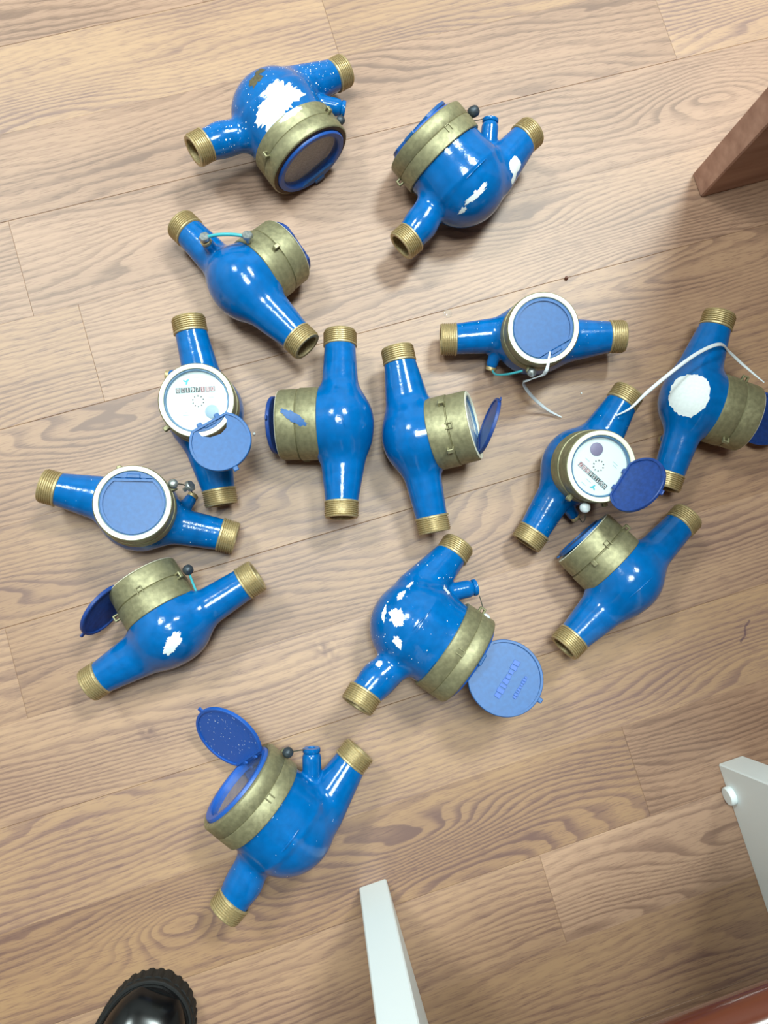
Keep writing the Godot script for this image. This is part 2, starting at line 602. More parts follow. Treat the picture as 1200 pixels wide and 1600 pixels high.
func floor_planks() -> void:
	var fl := struct("floor", box_mesh(Vector3(5100, 100, 5200), 1), M.base_floor, Vector3(0.15, -0.058, -0.3))
	# rows across the room: where each begins, whether a true board joint (bevelled) lies there, the ends of its pieces
	var rows := [
		[-860, 1, [-260, 420]], [-765, 0, [60, 700]], [-668, 1, [187, 900]], [-571, 0, [560]], [-476, 1, [-201, 850]], [-370, 0, [-155, 760]],
		[-263, 1, [-420, 820]], [-167, 0, [-520, 700]], [-69, 1, [-305, 780]], [22, 0, [-460, 690]], [115, 1, [-560, 740]], [208, 0, [-500, 257]],
		[301, 1, [-470, 136]], [389, 0, [-420, 480]], [480, 1, [0, 700]], [575, 0, [-300, 500]], [675, 1, []],
	]
	var pool: Array[ImageTexture] = []
	var texs: Array = []
	for i in rows.size() - 1:
		var v0: float = rows[i][0]
		var v1: float = rows[i + 1][0]
		var cuts: Array = [-1500.0] + rows[i][2] + [1700.0]
		for k in cuts.size() - 1:
			var u0: float = cuts[k]
			var u1: float = cuts[k + 1]
			var a := maxf(u0, -470.0)
			var b := minf(u1, 720.0)
			var m := laminate()
			var tex: Texture2D
			var seen := b - a > 40.0 and v0 > -780 and v1 < 600
			if seen:
				tex = grain_image(a, b, v0, v1, i * 10 + k + 1)
				pool.append(tex)
				# the picture covers only what lies near the frame; beyond it the same grain goes on
				m.uv1_scale = Vector3((u1 - u0) / (b - a), 1, 1)
				m.uv1_offset = Vector3((u0 - a) / (b - a), 0, 0)
			else:
				texs.append(m)
			m.albedo_texture = tex
			obj("plank", plank_mesh(u0, u1, v0, v1, 1.0 if rows[i][1] else 0.25, 1.0 if rows[i + 1][1] else 0.25), m, fl, Transform3D(Basis(), -fl.position))
	# boards further out share the pictures of these
	for i in texs.size():
		texs[i].albedo_texture = pool[(i * 3) % pool.size()]
	var r := 0
	for v in [[-1500.0, -1310.0], [-1310.0, -1115.0], [-1115.0, -960.0], [-960.0, -860.0], [675.0, 870.0], [870.0, 1065.0], [1065.0, 1260.0]]:
		var m := laminate()
		m.albedo_texture = pool[(r * 5 + 1) % pool.size()]
		obj("plank", plank_mesh(-1500, 1700, v[0], v[1], 1, 1), m, fl, Transform3D(Basis(), -fl.position))
		r += 1


# ==================================================================== furniture
func uvb(u: float, y: float, v: float) -> Vector3:
	return (PLANK_U * u + PLANK_V * v) * MM + Vector3(0, y * MM, 0)


func low_table() -> void:
	var b := Basis(PLANK_U, Vector3.UP, PLANK_V)
	var t := thing("low_table", "low white-sided table with a glossy reddish-brown top at the lower right edge", "table", uvb(163, 0, 276))
	t.basis = b
	var d := 520.0
	for x in [-193.5, 193.5 - 0.5]:
		var st := begin()
		box_into(st, Vector3(x, 186, d / 2 - 2), Vector3(28, 372, d), 1.2)
		obj("side_panel", st.commit(), M.white_panel, t)
	var top := begin()
	# rounded front edge
	var prof: Array[Vector2] = []
	for i in 9:
		var a := -PI / 2 + PI * i / 8.0
		prof.append(Vector2(-cos(a) * 17.0, 390.0 + sin(a) * 17.0))
	for i in prof.size() - 1:
		var a := prof[i]
		var c := prof[i + 1]
		var na := Vector3(0, (a.y - 390.0) / 17.0, a.x / 17.0)
		var nc := Vector3(0, (c.y - 390.0) / 17.0, c.x / 17.0)
		var z := -1.0
		var p0 := Vector3(-235, a.y, a.x + z) * MM
		var p1 := Vector3(235, a.y, a.x + z) * MM
		var p2 := Vector3(235, c.y, c.x + z) * MM
		var p3 := Vector3(-235, c.y, c.x + z) * MM
		tri(top, p0, p1, p2, na, na, nc)
		tri(top, p0, p2, p3, na, nc, nc)
		for s in [-1.0, 1.0]:
			var n := Vector3(s, 0, 0)
			tri(top, Vector3(s * 235, 390, z) * MM, Vector3(s * 235, a.y, a.x + z) * MM, Vector3(s * 235, c.y, c.x + z) * MM, n, n, n)
	box_into(top, Vector3(0, 390, d / 2 - 1), Vector3(470, 34, d), 0.3)
	obj("table_top", top.commit(), M.red_wood, t)
	# a small white pad on the inner face of the right panel
	var pad := lathe([[0, 0], [9, 0], [9.4, 0.6], [9.4, 5], [8.6, 6.2], [0, 6.4]], 28)
	obj("round_pad", pad, M.white_panel, t, Transform3D(Basis(Vector3(0, 0, 1), Vector3(-1, 0, 0), Vector3(0, -1, 0)), Vector3(0.1788, 0.010, 0.028)))


func wooden_desk() -> void:
	var t := thing("wooden_desk", "brown wooden desk standing on a thick side panel at the upper right edge", "desk", uvb(531, 0, -312))
	t.basis = Basis(PLANK_U, Vector3.UP, PLANK_V)
	obj("side_panel", box_mesh(Vector3(560, 700, 29), 1.5, Vector3(280, 350, -14.5)), M.brown_wood, t)
	obj("side_panel", box_mesh(Vector3(560, 700, 29), 1.5, Vector3(280, 350, 1150)), M.brown_wood, t)
	obj("desk_top", box_mesh(Vector3(580, 28, 1240), 3, Vector3(305, 714, 570)), M.brown_wood, t)
	obj("back_panel", box_mesh(Vector3(18, 480, 1134), 1, Vector3(540, 455, 568)), M.brown_wood, t)


# ==================================================================== the meter castings as distance fields (mm)
func smin(a: float, b: float, k: float) -> float:
	var h := clampf(0.5 + 0.5 * (b - a) / k, 0.0, 1.0)
	return b + (a - b) * h - k * h * (1.0 - h)


func cone(p: Vector3, a: Vector3, b: Vector3, ra: float, rb: float) -> float:
	var d := b - a
	var h := clampf((p - a).dot(d) / d.length_squared(), 0.0, 1.0)
	return (p - a - d * h).length() - (ra + (rb - ra) * h)


func ell(p: Vector3, c: Vector3, r: Vector3) -> float:
	var q := p - c
	var k0 := (q / r).length()
	var k1 := (q / (r * r)).length()
	return k0 * (k0 - 1.0) / maxf(k1, 1e-6)


func cyl(p: Vector3, y0: float, y1: float, r: float) -> float:
	var d := Vector2(p.x, p.z).length() - r
	var e := maxf(y0 - p.y, p.y - y1)
	return minf(maxf(d, e), 0.0) + Vector2(maxf(d, 0.0), maxf(e, 0.0)).length()


func casting(kind: int, p: Vector3) -> float:
	var d: float
	if kind == TYPE_A:
		d = smin(ell(p, Vector3(1, 0, 0), Vector3(40, 33, 38)), cyl(p, 2, 20.5, 33.5), 8.0)
		d = smin(d, cone(p, Vector3(-26, 0, -4), Vector3(-84, 0, 0), 19, 15.3), 9.0)
		d = smin(d, cone(p, Vector3(20, -2, 4), Vector3(84, 0, 0), 25, 15.3), 9.0)
		d = smin(d, cone(p, Vector3(-36, 0, 6), Vector3(-41, -5, 25), 7, 6), 4.0)
	else:
		d = smin(ell(p, Vector3(0, 6, 0), Vector3(45, 43, 44)), cyl(p, 6, 37.5, 43.5), 8.0)
		d = smin(d, cone(p, Vector3(30, -8, 0), Vector3(84, 0, 0), 23, 15.3), 7.0)
		var s := smin(cone(p, Vector3(-26, 14, 0), Vector3(-63, 3.5, 0), 18, 15.5), cone(p, Vector3(-63, 3.5, 0), Vector3(-84, 0, 0), 15.5, 15.3), 8.0)
		d = smin(d, s, 6.0)
		d = smin(d, cone(p, Vector3(42, 14, 0), Vector3(60, 31, 0), 9, 8.8), 3.0)
	d = maxf(d, absf(p.x) - 80.0)
	d = maxf(d, -maxf(Vector2(p.y, p.z).length() - 12.2, 70.0 - absf(p.x)))
	return d


func casting_normal(kind: int, p: Vector3) -> Vector3:
	var e := 0.4
	return Vector3(
		casting(kind, p + Vector3(e, 0, 0)) - casting(kind, p - Vector3(e, 0, 0)),
		casting(kind, p + Vector3(0, e, 0)) - casting(kind, p - Vector3(0, e, 0)),
		casting(kind, p + Vector3(0, 0, e)) - casting(kind, p - Vector3(0, 0, e))).normalized()


func casting_mesh(kind: int) -> ArrayMesh:
	var cell := 1.9
	var lo := Vector3(-84, -42, -48)
	var hi := Vector3(84, 44, 48)
	var nx := int((hi.x - lo.x) / cell) + 2
	var ny := int((hi.y - lo.y) / cell) + 2
	var nz := int((hi.z - lo.z) / cell) + 2
	var val := PackedFloat32Array()
	val.resize(nx * ny * nz)
	var at := 0
	for k in nz:
		for j in ny:
			var i := 0
			while i < nx:
				var d := casting(kind, lo + Vector3(i, j, k) * cell)
				val[at] = d
				at += 1
				i += 1
				# far from the surface the next cells have the same sign
				var skip := mini(int((absf(d) * 0.7 - cell * 2.0) / cell), nx - i)
				while skip > 0:
					val[at] = d
					at += 1
					i += 1
					skip -= 1
	var id := PackedInt32Array()
	id.resize(nx * ny * nz)
	id.fill(-1)
	var pos := PackedVector3Array()
	var nor := PackedVector3Array()
	var off := [0, 1, nx, nx + 1, nx * ny, nx * ny + 1, nx * ny + nx, nx * ny + nx + 1]
	var edges := [[0, 1], [2, 3], [4, 5], [6, 7], [0, 2], [1, 3], [4, 6], [5, 7], [0, 4], [1, 5], [2, 6], [3, 7]]
	for k in nz - 1:
		for j in ny - 1:
			for i in nx - 1:
				var base := (k * ny + j) * nx + i
				if absf(val[base]) > cell * 2.2:
					continue
				var inside := 0
				for c in 8:
					if val[base + off[c]] < 0.0:
						inside += 1
				if inside == 0 or inside == 8:
					continue
				var sum := Vector3.ZERO
				var cnt := 0
				for e in edges:
					var a: float = val[base + off[e[0]]]
					var b: float = val[base + off[e[1]]]
					if (a < 0.0) != (b < 0.0):
						var t := a / (a - b)
						var ca := Vector3(e[0] & 1, (e[0] >> 1) & 1, (e[0] >> 2) & 1)
						var cb := Vector3(e[1] & 1, (e[1] >> 1) & 1, (e[1] >> 2) & 1)
						sum += ca.lerp(cb, t)
						cnt += 1
				var p := lo + (Vector3(i, j, k) + sum / cnt) * cell
				var n := casting_normal(kind, p)
				p -= n * casting(kind, p)
				id[base] = pos.size()
				pos.append(p)
				nor.append(casting_normal(kind, p))
	var ix := PackedInt32Array()
	var step := [1, nx, nx * ny]
	for k in range(1, nz - 1):
		for j in range(1, ny - 1):
			for i in range(1, nx - 1):
				var base := (k * ny + j) * nx + i
				if absf(val[base]) > cell * 1.5:
					continue
				for ax in 3:
					var other: int = base + step[ax]
					if (val[base] < 0.0) == (val[other] < 0.0):
						continue
					var su: int = step[(ax + 1) % 3]
					var sv: int = step[(ax + 2) % 3]
					var q := [id[base - su - sv], id[base - sv], id[base], id[base - su]]
					if q.min() < 0:
						continue
					if val[base] < 0.0:
						ix.append_array(PackedInt32Array([q[0], q[2], q[1], q[0], q[3], q[2]]))
					else:
						ix.append_array(PackedInt32Array([q[0], q[1], q[2], q[0], q[2], q[3]]))
	for i in pos.size():
		pos[i] *= MM
	var arr := []
	arr.resize(Mesh.ARRAY_MAX)
	arr[Mesh.ARRAY_VERTEX] = pos
	arr[Mesh.ARRAY_NORMAL] = nor
	arr[Mesh.ARRAY_INDEX] = ix
	var m := ArrayMesh.new()
	m.add_surface_from_arrays(Mesh.PRIMITIVE_TRIANGLES, arr)
	return m


# slide a point along a direction onto the casting
func onto(kind: int, p: Vector3, n: Vector3) -> Vector3:
	p += n * 10.0
	for i in 14:
		var d := casting(kind, p)
		if absf(d) < 0.02:
			break
		p -= n * d * 0.9
		if absf(d) > 40.0:
			break
	return p


# a scab of other paint lying on the casting, with a ragged outline
func scab(kind: int, c: Vector3, ra: float, rb: float, turn: float, seed_: int, jag: float, thick := 0.25) -> ArrayMesh:
	c -= casting_normal(kind, c) * casting(kind, c)
	var n := casting_normal(kind, c)
	var t1 := Vector3.RIGHT - n * n.x
	if t1.length() < 0.2:
		t1 = Vector3.UP - n * n.y
	t1 = t1.normalized()
	var t2 := n.cross(t1)
	var st := begin()
	var rings := 7
	var around := 72
	var P: Array = []
	var N: Array = []
	for r in rings + 1:
		var row: Array[Vector3] = []
		var nrow: Array[Vector3] = []
		for k in around:
			var a := TAU * k / around
			var j := 1.0 + jag * (jag_noise.get_noise_3d(cos(a) * 0.9, sin(a) * 0.9, seed_ * 3.7) * 0.8 + jag_noise.get_noise_3d(cos(a) * 7.0, sin(a) * 7.0, seed_ * 5.1) * 0.45)
			var f := minf(float(r) / (rings - 1), 1.0) * j
			var q := Vector2(cos(a) * ra, sin(a) * rb).rotated(turn) * f
			var p := onto(kind, c + t1 * q.x + t2 * q.y, n)
			var pn := casting_normal(kind, p)
			row.append((p + pn * (thick if r < rings else -0.2)) * MM)
			nrow.append(pn)
		P.append(row)
		N.append(nrow)
	for r in rings:
		for k in around:
			var l := (k + 1) % around
			tri(st, P[r][k], P[r][l], P[r + 1][l], N[r][k], N[r][l], N[r + 1][l])
			tri(st, P[r][k], P[r + 1][l], P[r + 1][k], N[r][k], N[r + 1][l], N[r + 1][k])
	return st.commit()


# many little flecks of paint on the side of a casting that looks along "facing"
func flecks(kind: int, facing: Vector3, count: int, seed_: int, xlo: float, xhi: float, big := 1.1) -> ArrayMesh:
	var fr := RandomNumberGenerator.new()
	fr.seed = seed_
	var st := begin()
	for i in count:
		var x := fr.randf_range(xlo, xhi)
		var side := facing.rotated(Vector3.RIGHT, fr.randf_range(-1.25, 1.25))
		var start := Vector3(x, 0, 0) + side * 60.0
		var p := start
		var ok := false
		for s in 40:
			var d := casting(kind, p)
			if d < 0.05:
				ok = true
				break
			p -= side * d * 0.9
		if not ok or absf(p.x) > 78.0:
			continue
		var n := casting_normal(kind, p)
		var t1 := n.cross(Vector3(0.3, 0.7, 0.2)).normalized()
		var t2 := n.cross(t1)
		var r := fr.randf_range(0.25, big) * fr.randf_range(0.4, 1.0)
		var sq := fr.randf_range(0.4, 1.0)
		var o := p + n * 0.2
		for k in 6:
			var a0 := TAU * k / 6
			var a1 := TAU * (k + 1) / 6
			tri(st, o * MM, (o + (t1 * cos(a0) + t2 * sin(a0) * sq) * r - n * 0.15) * MM, (o + (t1 * cos(a1) + t2 * sin(a1) * sq) * r - n * 0.15) * MM, n, n, n)
	return st.commit()


# a raised casting line along the body
func cast_line(kind: int, a: Vector3, b: Vector3, facing: Vector3, r := 0.9) -> ArrayMesh:
	var pts := []
	for i in 7:
		var p := onto(kind, a.lerp(b, i / 6.0), facing)
		pts.append(p)
	return tube(pts, r, 8, 1.0, true)


# ==================================================================== meter parts shared by all meters of a kind
func disc_outline(R: float, chord: float, n := 64) -> PackedVector2Array:
	var a0 := acos(clampf(chord / R, -1, 1))
	var p := PackedVector2Array()
	for i in n + 1:
		var a := a0 + (TAU - 2.0 * a0) * i / n
		p.append(Vector2(cos(a), sin(a)) * R)
	return p


# the piece of a disc beyond a chord
func segment(R: float, chord: float) -> PackedVector2Array:
	var a0 := acos(chord / R)
	var p := PackedVector2Array()
	for i in 25:
		var a := -a0 + 2.0 * a0 * i / 24.0
		p.append(Vector2(cos(a), sin(a)) * R)
	return p


# a lid lying closed: hinge edge at the origin, disc towards -x, outer face up
func lid_mesh(R: float, chord: float, slot: bool, tabs := true) -> ArrayMesh:
	var st := begin()
	var outer := disc_outline(R, chord)
	var inner := disc_outline(R - 2.6, chord - 2.6)
	var sh := Vector2(-chord, 0)
	var n := outer.size()
	# rim
	for i in n:
		var j := (i + 1) % n
		var oa := outer[i] + sh
		var ob := outer[j] + sh
		var ia := inner[i] + sh
		var ib := inner[j] + sh
		var d := (ob - oa).normalized()
		var nn := Vector3(d.y, 0, -d.x)
		var E := 0.5
		var V := func(q: Vector2, y: float) -> Vector3: return Vector3(q.x, y, q.y) * MM
		var oa2 := oa.lerp(ia, E / 2.6)
		var ob2 := ob.lerp(ib, E / 2.6)
		quad(st, V.call(oa, -1.0), V.call(ob, -1.0), V.call(ob, 1.6), V.call(oa, 1.6), nn)
		quad(st, V.call(oa, 1.6), V.call(ob, 1.6), V.call(ob2, 2.1), V.call(oa2, 2.1), (nn + Vector3.UP).normalized())
		quad(st, V.call(oa2, 2.1), V.call(ob2, 2.1), V.call(ib, 2.1), V.call(ia, 2.1), Vector3.UP)
		quad(st, V.call(ia, 2.1), V.call(ib, 2.1), V.call(ib, -1.5), V.call(ia, -1.5), -nn)
		quad(st, V.call(oa, -1.0), V.call(ob, -1.0), V.call(ob2, -1.5), V.call(oa2, -1.5), (nn + Vector3.DOWN).normalized())
		quad(st, V.call(oa2, -1.5), V.call(ob2, -1.5), V.call(ib, -1.5), V.call(ia, -1.5), Vector3.DOWN)
	var panel := PackedVector2Array()
	for q in disc_outline(R - 2.2, chord - 2.2):
		panel.append(q + sh)
	if slot:
		var cut := PackedVector2Array([Vector2(3, 13.5), Vector2(-3.5, 13), Vector2(-9.5, 12), Vector2(-14.5, 6), Vector2(-16.5, -4), Vector2(-14, -11), Vector2(-7, -15), Vector2(3, -13.5)])
		var res := Geometry2D.clip_polygons(panel, cut)
		panel = res[0]
	slab_into(st, panel, -0.4, 0.5)
	if tabs:
		box_into(st, Vector3(-chord - R - 1.5, 0.2, 0), Vector3(5, 1.8, 5), 0.6)
	for z in [-9.0, 9.0]:
		box_into(st, Vector3(1.2, -0.2, z), Vector3(4.5, 2.4, 5.0), 0.8)
	return st.commit()


func shared_meshes() -> void:
	S.body = [casting_mesh(TYPE_A), casting_mesh(TYPE_B)]
	var th := [[12.0, 60.0], [15.2, 78.4], [16.2, 78.6], [16.9, 79.2], [16.9, 80.6], [15.4, 81.2]]
	th.remove_at(0)
	for i in 6:
		var y := 81.6 + i * 2.0
		th.append_array([[15.5, y], [16.8, y + 0.6], [16.8, y + 1.0], [15.5, y + 1.6]])
	th.append_array([[15.7, 93.6], [16.1, 94.0], [15.6, 95.0], [12.6, 95.0], [12.0, 94.4], [11.9, 81.0]])
	S.thread = lathe(th, 56)
	S.bore = lathe([[11.9, 81.0], [11.7, 71.0], [0.0, 71.0]], 40)
	S.cap = [
		lathe([[32.5, 19.6], [35.4, 19.6], [36.0, 20.2], [36.0, 38.8], [35.6, 39.4], [34.2, 39.7], [34.0, 40.2], [34.6, 40.8], [35.2, 41.2], [34.9, 58.0], [34.4, 59.4], [33.8, 60.0]], 80),
		lathe([[41.5, 36.8], [45.4, 36.8], [46.2, 37.6], [46.3, 51.6], [45.9, 52.2], [45.5, 52.5], [45.9, 52.9], [46.3, 53.4], [46.2, 66.4], [45.6, 67.6], [44.8, 68.0]], 88),
	]
	S.bezel = [
		lathe([[33.9, 59.9], [33.6, 60.4], [30.2, 60.4], [29.6, 59.8], [29.6, 52.0]], 80),
		lathe([[44.9, 67.9], [44.4, 68.4], [41.0, 68.4], [40.4, 67.8], [40.4, 60.0]], 88),
	]
	S.ring = [
		lathe([[29.5, 54.0], [29.5, 58.2], [29.0, 58.7], [28.2, 58.7], [27.8, 58.2], [27.6, 54.5]], 72),
		lathe([[40.2, 60.0], [40.2, 69.6], [39.2, 71.0], [35.0, 71.0], [33.6, 69.6], [33.2, 62.0]], 80),
	]
	S.dial = [lathe([[27.8, 53.6], [27.8, 54.6], [0.0, 54.6]], 64), lathe([[33.6, 61.4], [33.6, 62.6], [0.0, 62.6]], 64)]
	S.glass = [lathe([[27.7, 57.0], [27.7, 57.6], [0.0, 57.6]], 64), lathe([[33.6, 66.0], [33.6, 66.6], [0.0, 66.6]], 64)]
	S.lid = [lid_mesh(28.6, 22.5, false), lid_mesh(35.5, 28.0, false)]
	S.lid_slot = lid_mesh(28.6, 22.5, true)
	# hinge block that stays on the register ring
	var h := begin()
	box_into(h, Vector3(24.6, 58.9, 0), Vector3(4.2, 2.2, 12), 0.7)
	slab_into(h, segment(29.2, 22.9), 56.6, 59.0, 0.3)
	S.hinge = [h.commit(), null]
	var h2 := begin()
	box_into(h2, Vector3(38.6, 70.6, 0), Vector3(6.5, 3.4, 12), 0.8)
	slab_into(h2, segment(36.0, 28.5), 69.0, 71.4, 0.3)
	S.hinge[1] = h2.commit()
	# lugs with a hole on the cap
	S.lug = []
	for k in 2:
		var R: float = [36.0, 46.2][k]
		var y: float = [38.0, 51.0][k]
		var st := begin()
		for s in [-1.0, 1.0]:
			box_into(st, Vector3(R + 1.6, y + s * 2.4, 0), Vector3(6.4, 1.9, 4.4), 0.6)
		box_into(st, Vector3(R + 4.2, y, 0), Vector3(1.8, 6.4, 4.4), 0.6)
		S.lug.append(st.commit())
	S.notch = []
	for k in 2:
		var R: float = [35.8, 46.2][k]
		var y: float = [41.5, 49.0][k]
		var st := begin()
		for s in [-1.0, 1.0]:
			box_into(st, Vector3(R + 0.2, y, s * 2.6), Vector3(1.6, 7.0, 1.2), 0.4)
		box_into(st, Vector3(R + 0.2, y + 3.4, 0), Vector3(1.6, 1.2, 6.4), 0.4)
		S.notch.append(st.commit())
	# hexagon bolt head along +y
	S.bolt = lathe([[0, -6], [2.2, -6], [2.2, 0], [5.4, 0], [5.6, 0.5], [5.6, 3.2], [5.0, 4.0], [0, 4.2]], 6, 0.99)
	S.bead = lathe([[0, -4.6], [2.6, -4.3], [4.3, -3.0], [5.0, -1.2], [5.0, 1.2], [4.3, 3.0], [2.6, 4.3], [0, 4.6]], 20)
	S.plug = lathe([[0, -2], [5.0, -2], [5.4, -1.4], [5.4, 1.6], [4.8, 2.2], [2.4, 2.3], [2.2, 1.4], [0, 1.4]], 24)


func align_y(d: Vector3) -> Basis:
	var y := d.normalized()
	var x := y.cross(Vector3(0.31, 0.22, 0.91)).normalized()
	return Basis(x, y, x.cross(y))


# ==================================================================== the meters
func meter(key: String, label: String, lid := {}, opt := {}) -> Node3D:
	var kind := TYPE_A if key.begins_with("A") else TYPE_B
	var pose: Array = POSES[key]
	var t := thing("water_meter", label, "water meter", Vector3.ZERO, "blue water meters on the laminate floor")
	var x: Vector3 = (pose[1] as Vector3).normalized()
	var y: Vector3 = pose[2]
	y = (y - x * x.dot(y)).normalized()
	t.transform = Transform3D(Basis(x, y, x.cross(y)), pose[0])
	var body := obj("body", S.body[kind], M.paint, t)
	for s in [-1.0, 1.0]:
		var b := Basis(Vector3(0, -s, 0), Vector3(s, 0, 0), Vector3(0, 0, 1))
		var th := obj("threaded_end", S.thread, M.brass_thread, t, Transform3D(b))
		obj("bore", S.bore, M.bore, th)
	var cap := obj("brass_cap", S.cap[kind], M.brass, t)
	obj("bezel", S.bezel[kind], opt.get("bezel", M.bezel if kind == TYPE_A else M.brass), t)
	for a in opt.get("lugs", [0.6, 3.7]):
		obj("lug", S.lug[kind], M.brass, cap, Transform3D(Basis(Vector3.UP, a)))
	for a in opt.get("notches", []):
		obj("notch", S.notch[kind], M.brass, cap, Transform3D(Basis(Vector3.UP, a)))
	var ring := obj("register_ring", S.ring[kind], M.ring_grey if kind == TYPE_A else M.ring_blue, t)
	var phi: float = -deg_to_rad(lid.get("at", 0.0))
	obj("hinge", S.hinge[kind], opt.get("lid_mat", M.lid), ring, Transform3D(Basis(Vector3.UP, phi)))
	if not lid.has("open") or absf(lid.open) > 3.0 or lid.get("none", false):
		obj("dial", S.dial[kind], opt.get("dial_mat", M.dial), t)
		obj("glass", S.glass[kind], M.glass, t)
	if not lid.get("none", false):
		var rh: float = 22.5 if kind == TYPE_A else 28.0
		var yt: float = (57.7 if kind == TYPE_A else 70.0) + lid.get("lift", 0.0) + (1.6 if lid.get("open", 0.0) > 30.0 else 0.0)
		var b := Basis(Vector3.UP, phi) * Basis(Vector3.BACK, -deg_to_rad(lid.get("open", 0.0))) * Basis(Vector3.RIGHT, deg_to_rad(lid.get("twist", 0.0)))
		var at := Basis(Vector3.UP, phi) * Vector3(rh, yt, 0)
		obj("lid", S.lid_slot if lid.get("slot", false) else S.lid[kind], opt.get("lid_mat", M.lid), t, Transform3D(b, at * MM))
		if opt.has("lid_flecks"):
			var q := RandomNumberGenerator.new()
			q.seed = 12
			var fs := begin()
			for i in opt.lid_flecks:
				var a := q.randf_range(0, TAU)
				var d: float = sqrt(q.randf()) * (R_LID[kind] - 3.5)
				var c := Vector3(cos(a) * d - rh, -0.5, sin(a) * d)
				if c.x > -3.5:
					continue
				var s := q.randf_range(0.2, 0.75)
				for k in 5:
					var e0 := Vector3(cos(k * TAU / 5), 0, sin(k * TAU / 5)) * s
					var e1 := Vector3(cos((k + 1) * TAU / 5), 0, sin((k + 1) * TAU / 5)) * s
					tri(fs, (c + Vector3.DOWN * 0.1) * MM, (c + e0 + Vector3.UP * 0.15) * MM, (c + e1 + Vector3.UP * 0.15) * MM, Vector3.DOWN, Vector3.DOWN, Vector3.DOWN)
			obj("paint_flecks", fs.commit(), M.chip, t.get_node("lid")).set_meta("kind", "stuff")
		for e in opt.get("emboss", []):
			var q := RandomNumberGenerator.new()
			q.seed = 5
			var es := begin()
			var n: int = e[2]
			for i in n:
				box_into(es, Vector3(e[0], 0.7, e[1] * ((i + 0.5) / n - 0.5)), Vector3(e[3] * q.randf_range(0.6, 1.0), 0.7, e[1] / n * q.randf_range(0.6, 0.95)), 0.2, Basis(Vector3.UP, q.randf_range(-0.15, 0.15)))
			obj("embossed_lettering", es.commit(), M.ring_blue, t.get_node("lid"))
	if kind == TYPE_A:
		var sd := Vector3(-5, -5, 19).normalized()
		obj("strainer_plug", S.plug, opt.get("plug", M.brass_thread), t, Transform3D(align_y(sd), (Vector3(-41, -5, 25) + sd * 5.0) * MM))
	else:
		var sd := Vector3(20, 19, 0).normalized()
		obj("strainer_plug", S.plug, opt.get("plug", M.paint), t, Transform3D(align_y(sd), (Vector3(60, 31, 0) + sd * 7.4) * MM).scaled_local(Vector3(1.55, 1.0, 1.55)))
	var sn := key.hash() % 1000
	for c in opt.get("chips", []):
		sn += 1
		obj("paint_chip", scab(kind, c[0], c[1], c[2], c[3], sn, c[4] if c.size() > 4 else 0.35), c[5] if c.size() > 5 else M.chip, body)
	for f in opt.get("flecks", []):
		sn += 1
		var fl := obj("paint_flecks", flecks(kind, (f[0] as Vector3).normalized(), f[1], sn, f[2], f[3], f[4]), M.chip, body)
		fl.set_meta("kind", "stuff")
	for l in opt.get("lines", []):
		obj("casting_line", cast_line(kind, l[0], l[1], l[2], l[3] if l.size() > 3 else 0.9), M.paint, body)
	for w in opt.get("wires", []):
		obj("seal_wire", tube(w[0], w[1], 8), w[2], t)
	for w in opt.get("beads", []):
		var sc: float = w[2]
		obj("seal_bead", S.bead, w[1], t, Transform3D(align_y(w[3] if w.size() > 3 else Vector3(0.2, 1, 0.3)).scaled(Vector3.ONE * sc), w[0] * MM))
	for w in opt.get("bolts", []):
		obj("seal_bolt", S.bolt, M.steel, t, Transform3D(align_y(w[1]), w[0] * MM))
	return t


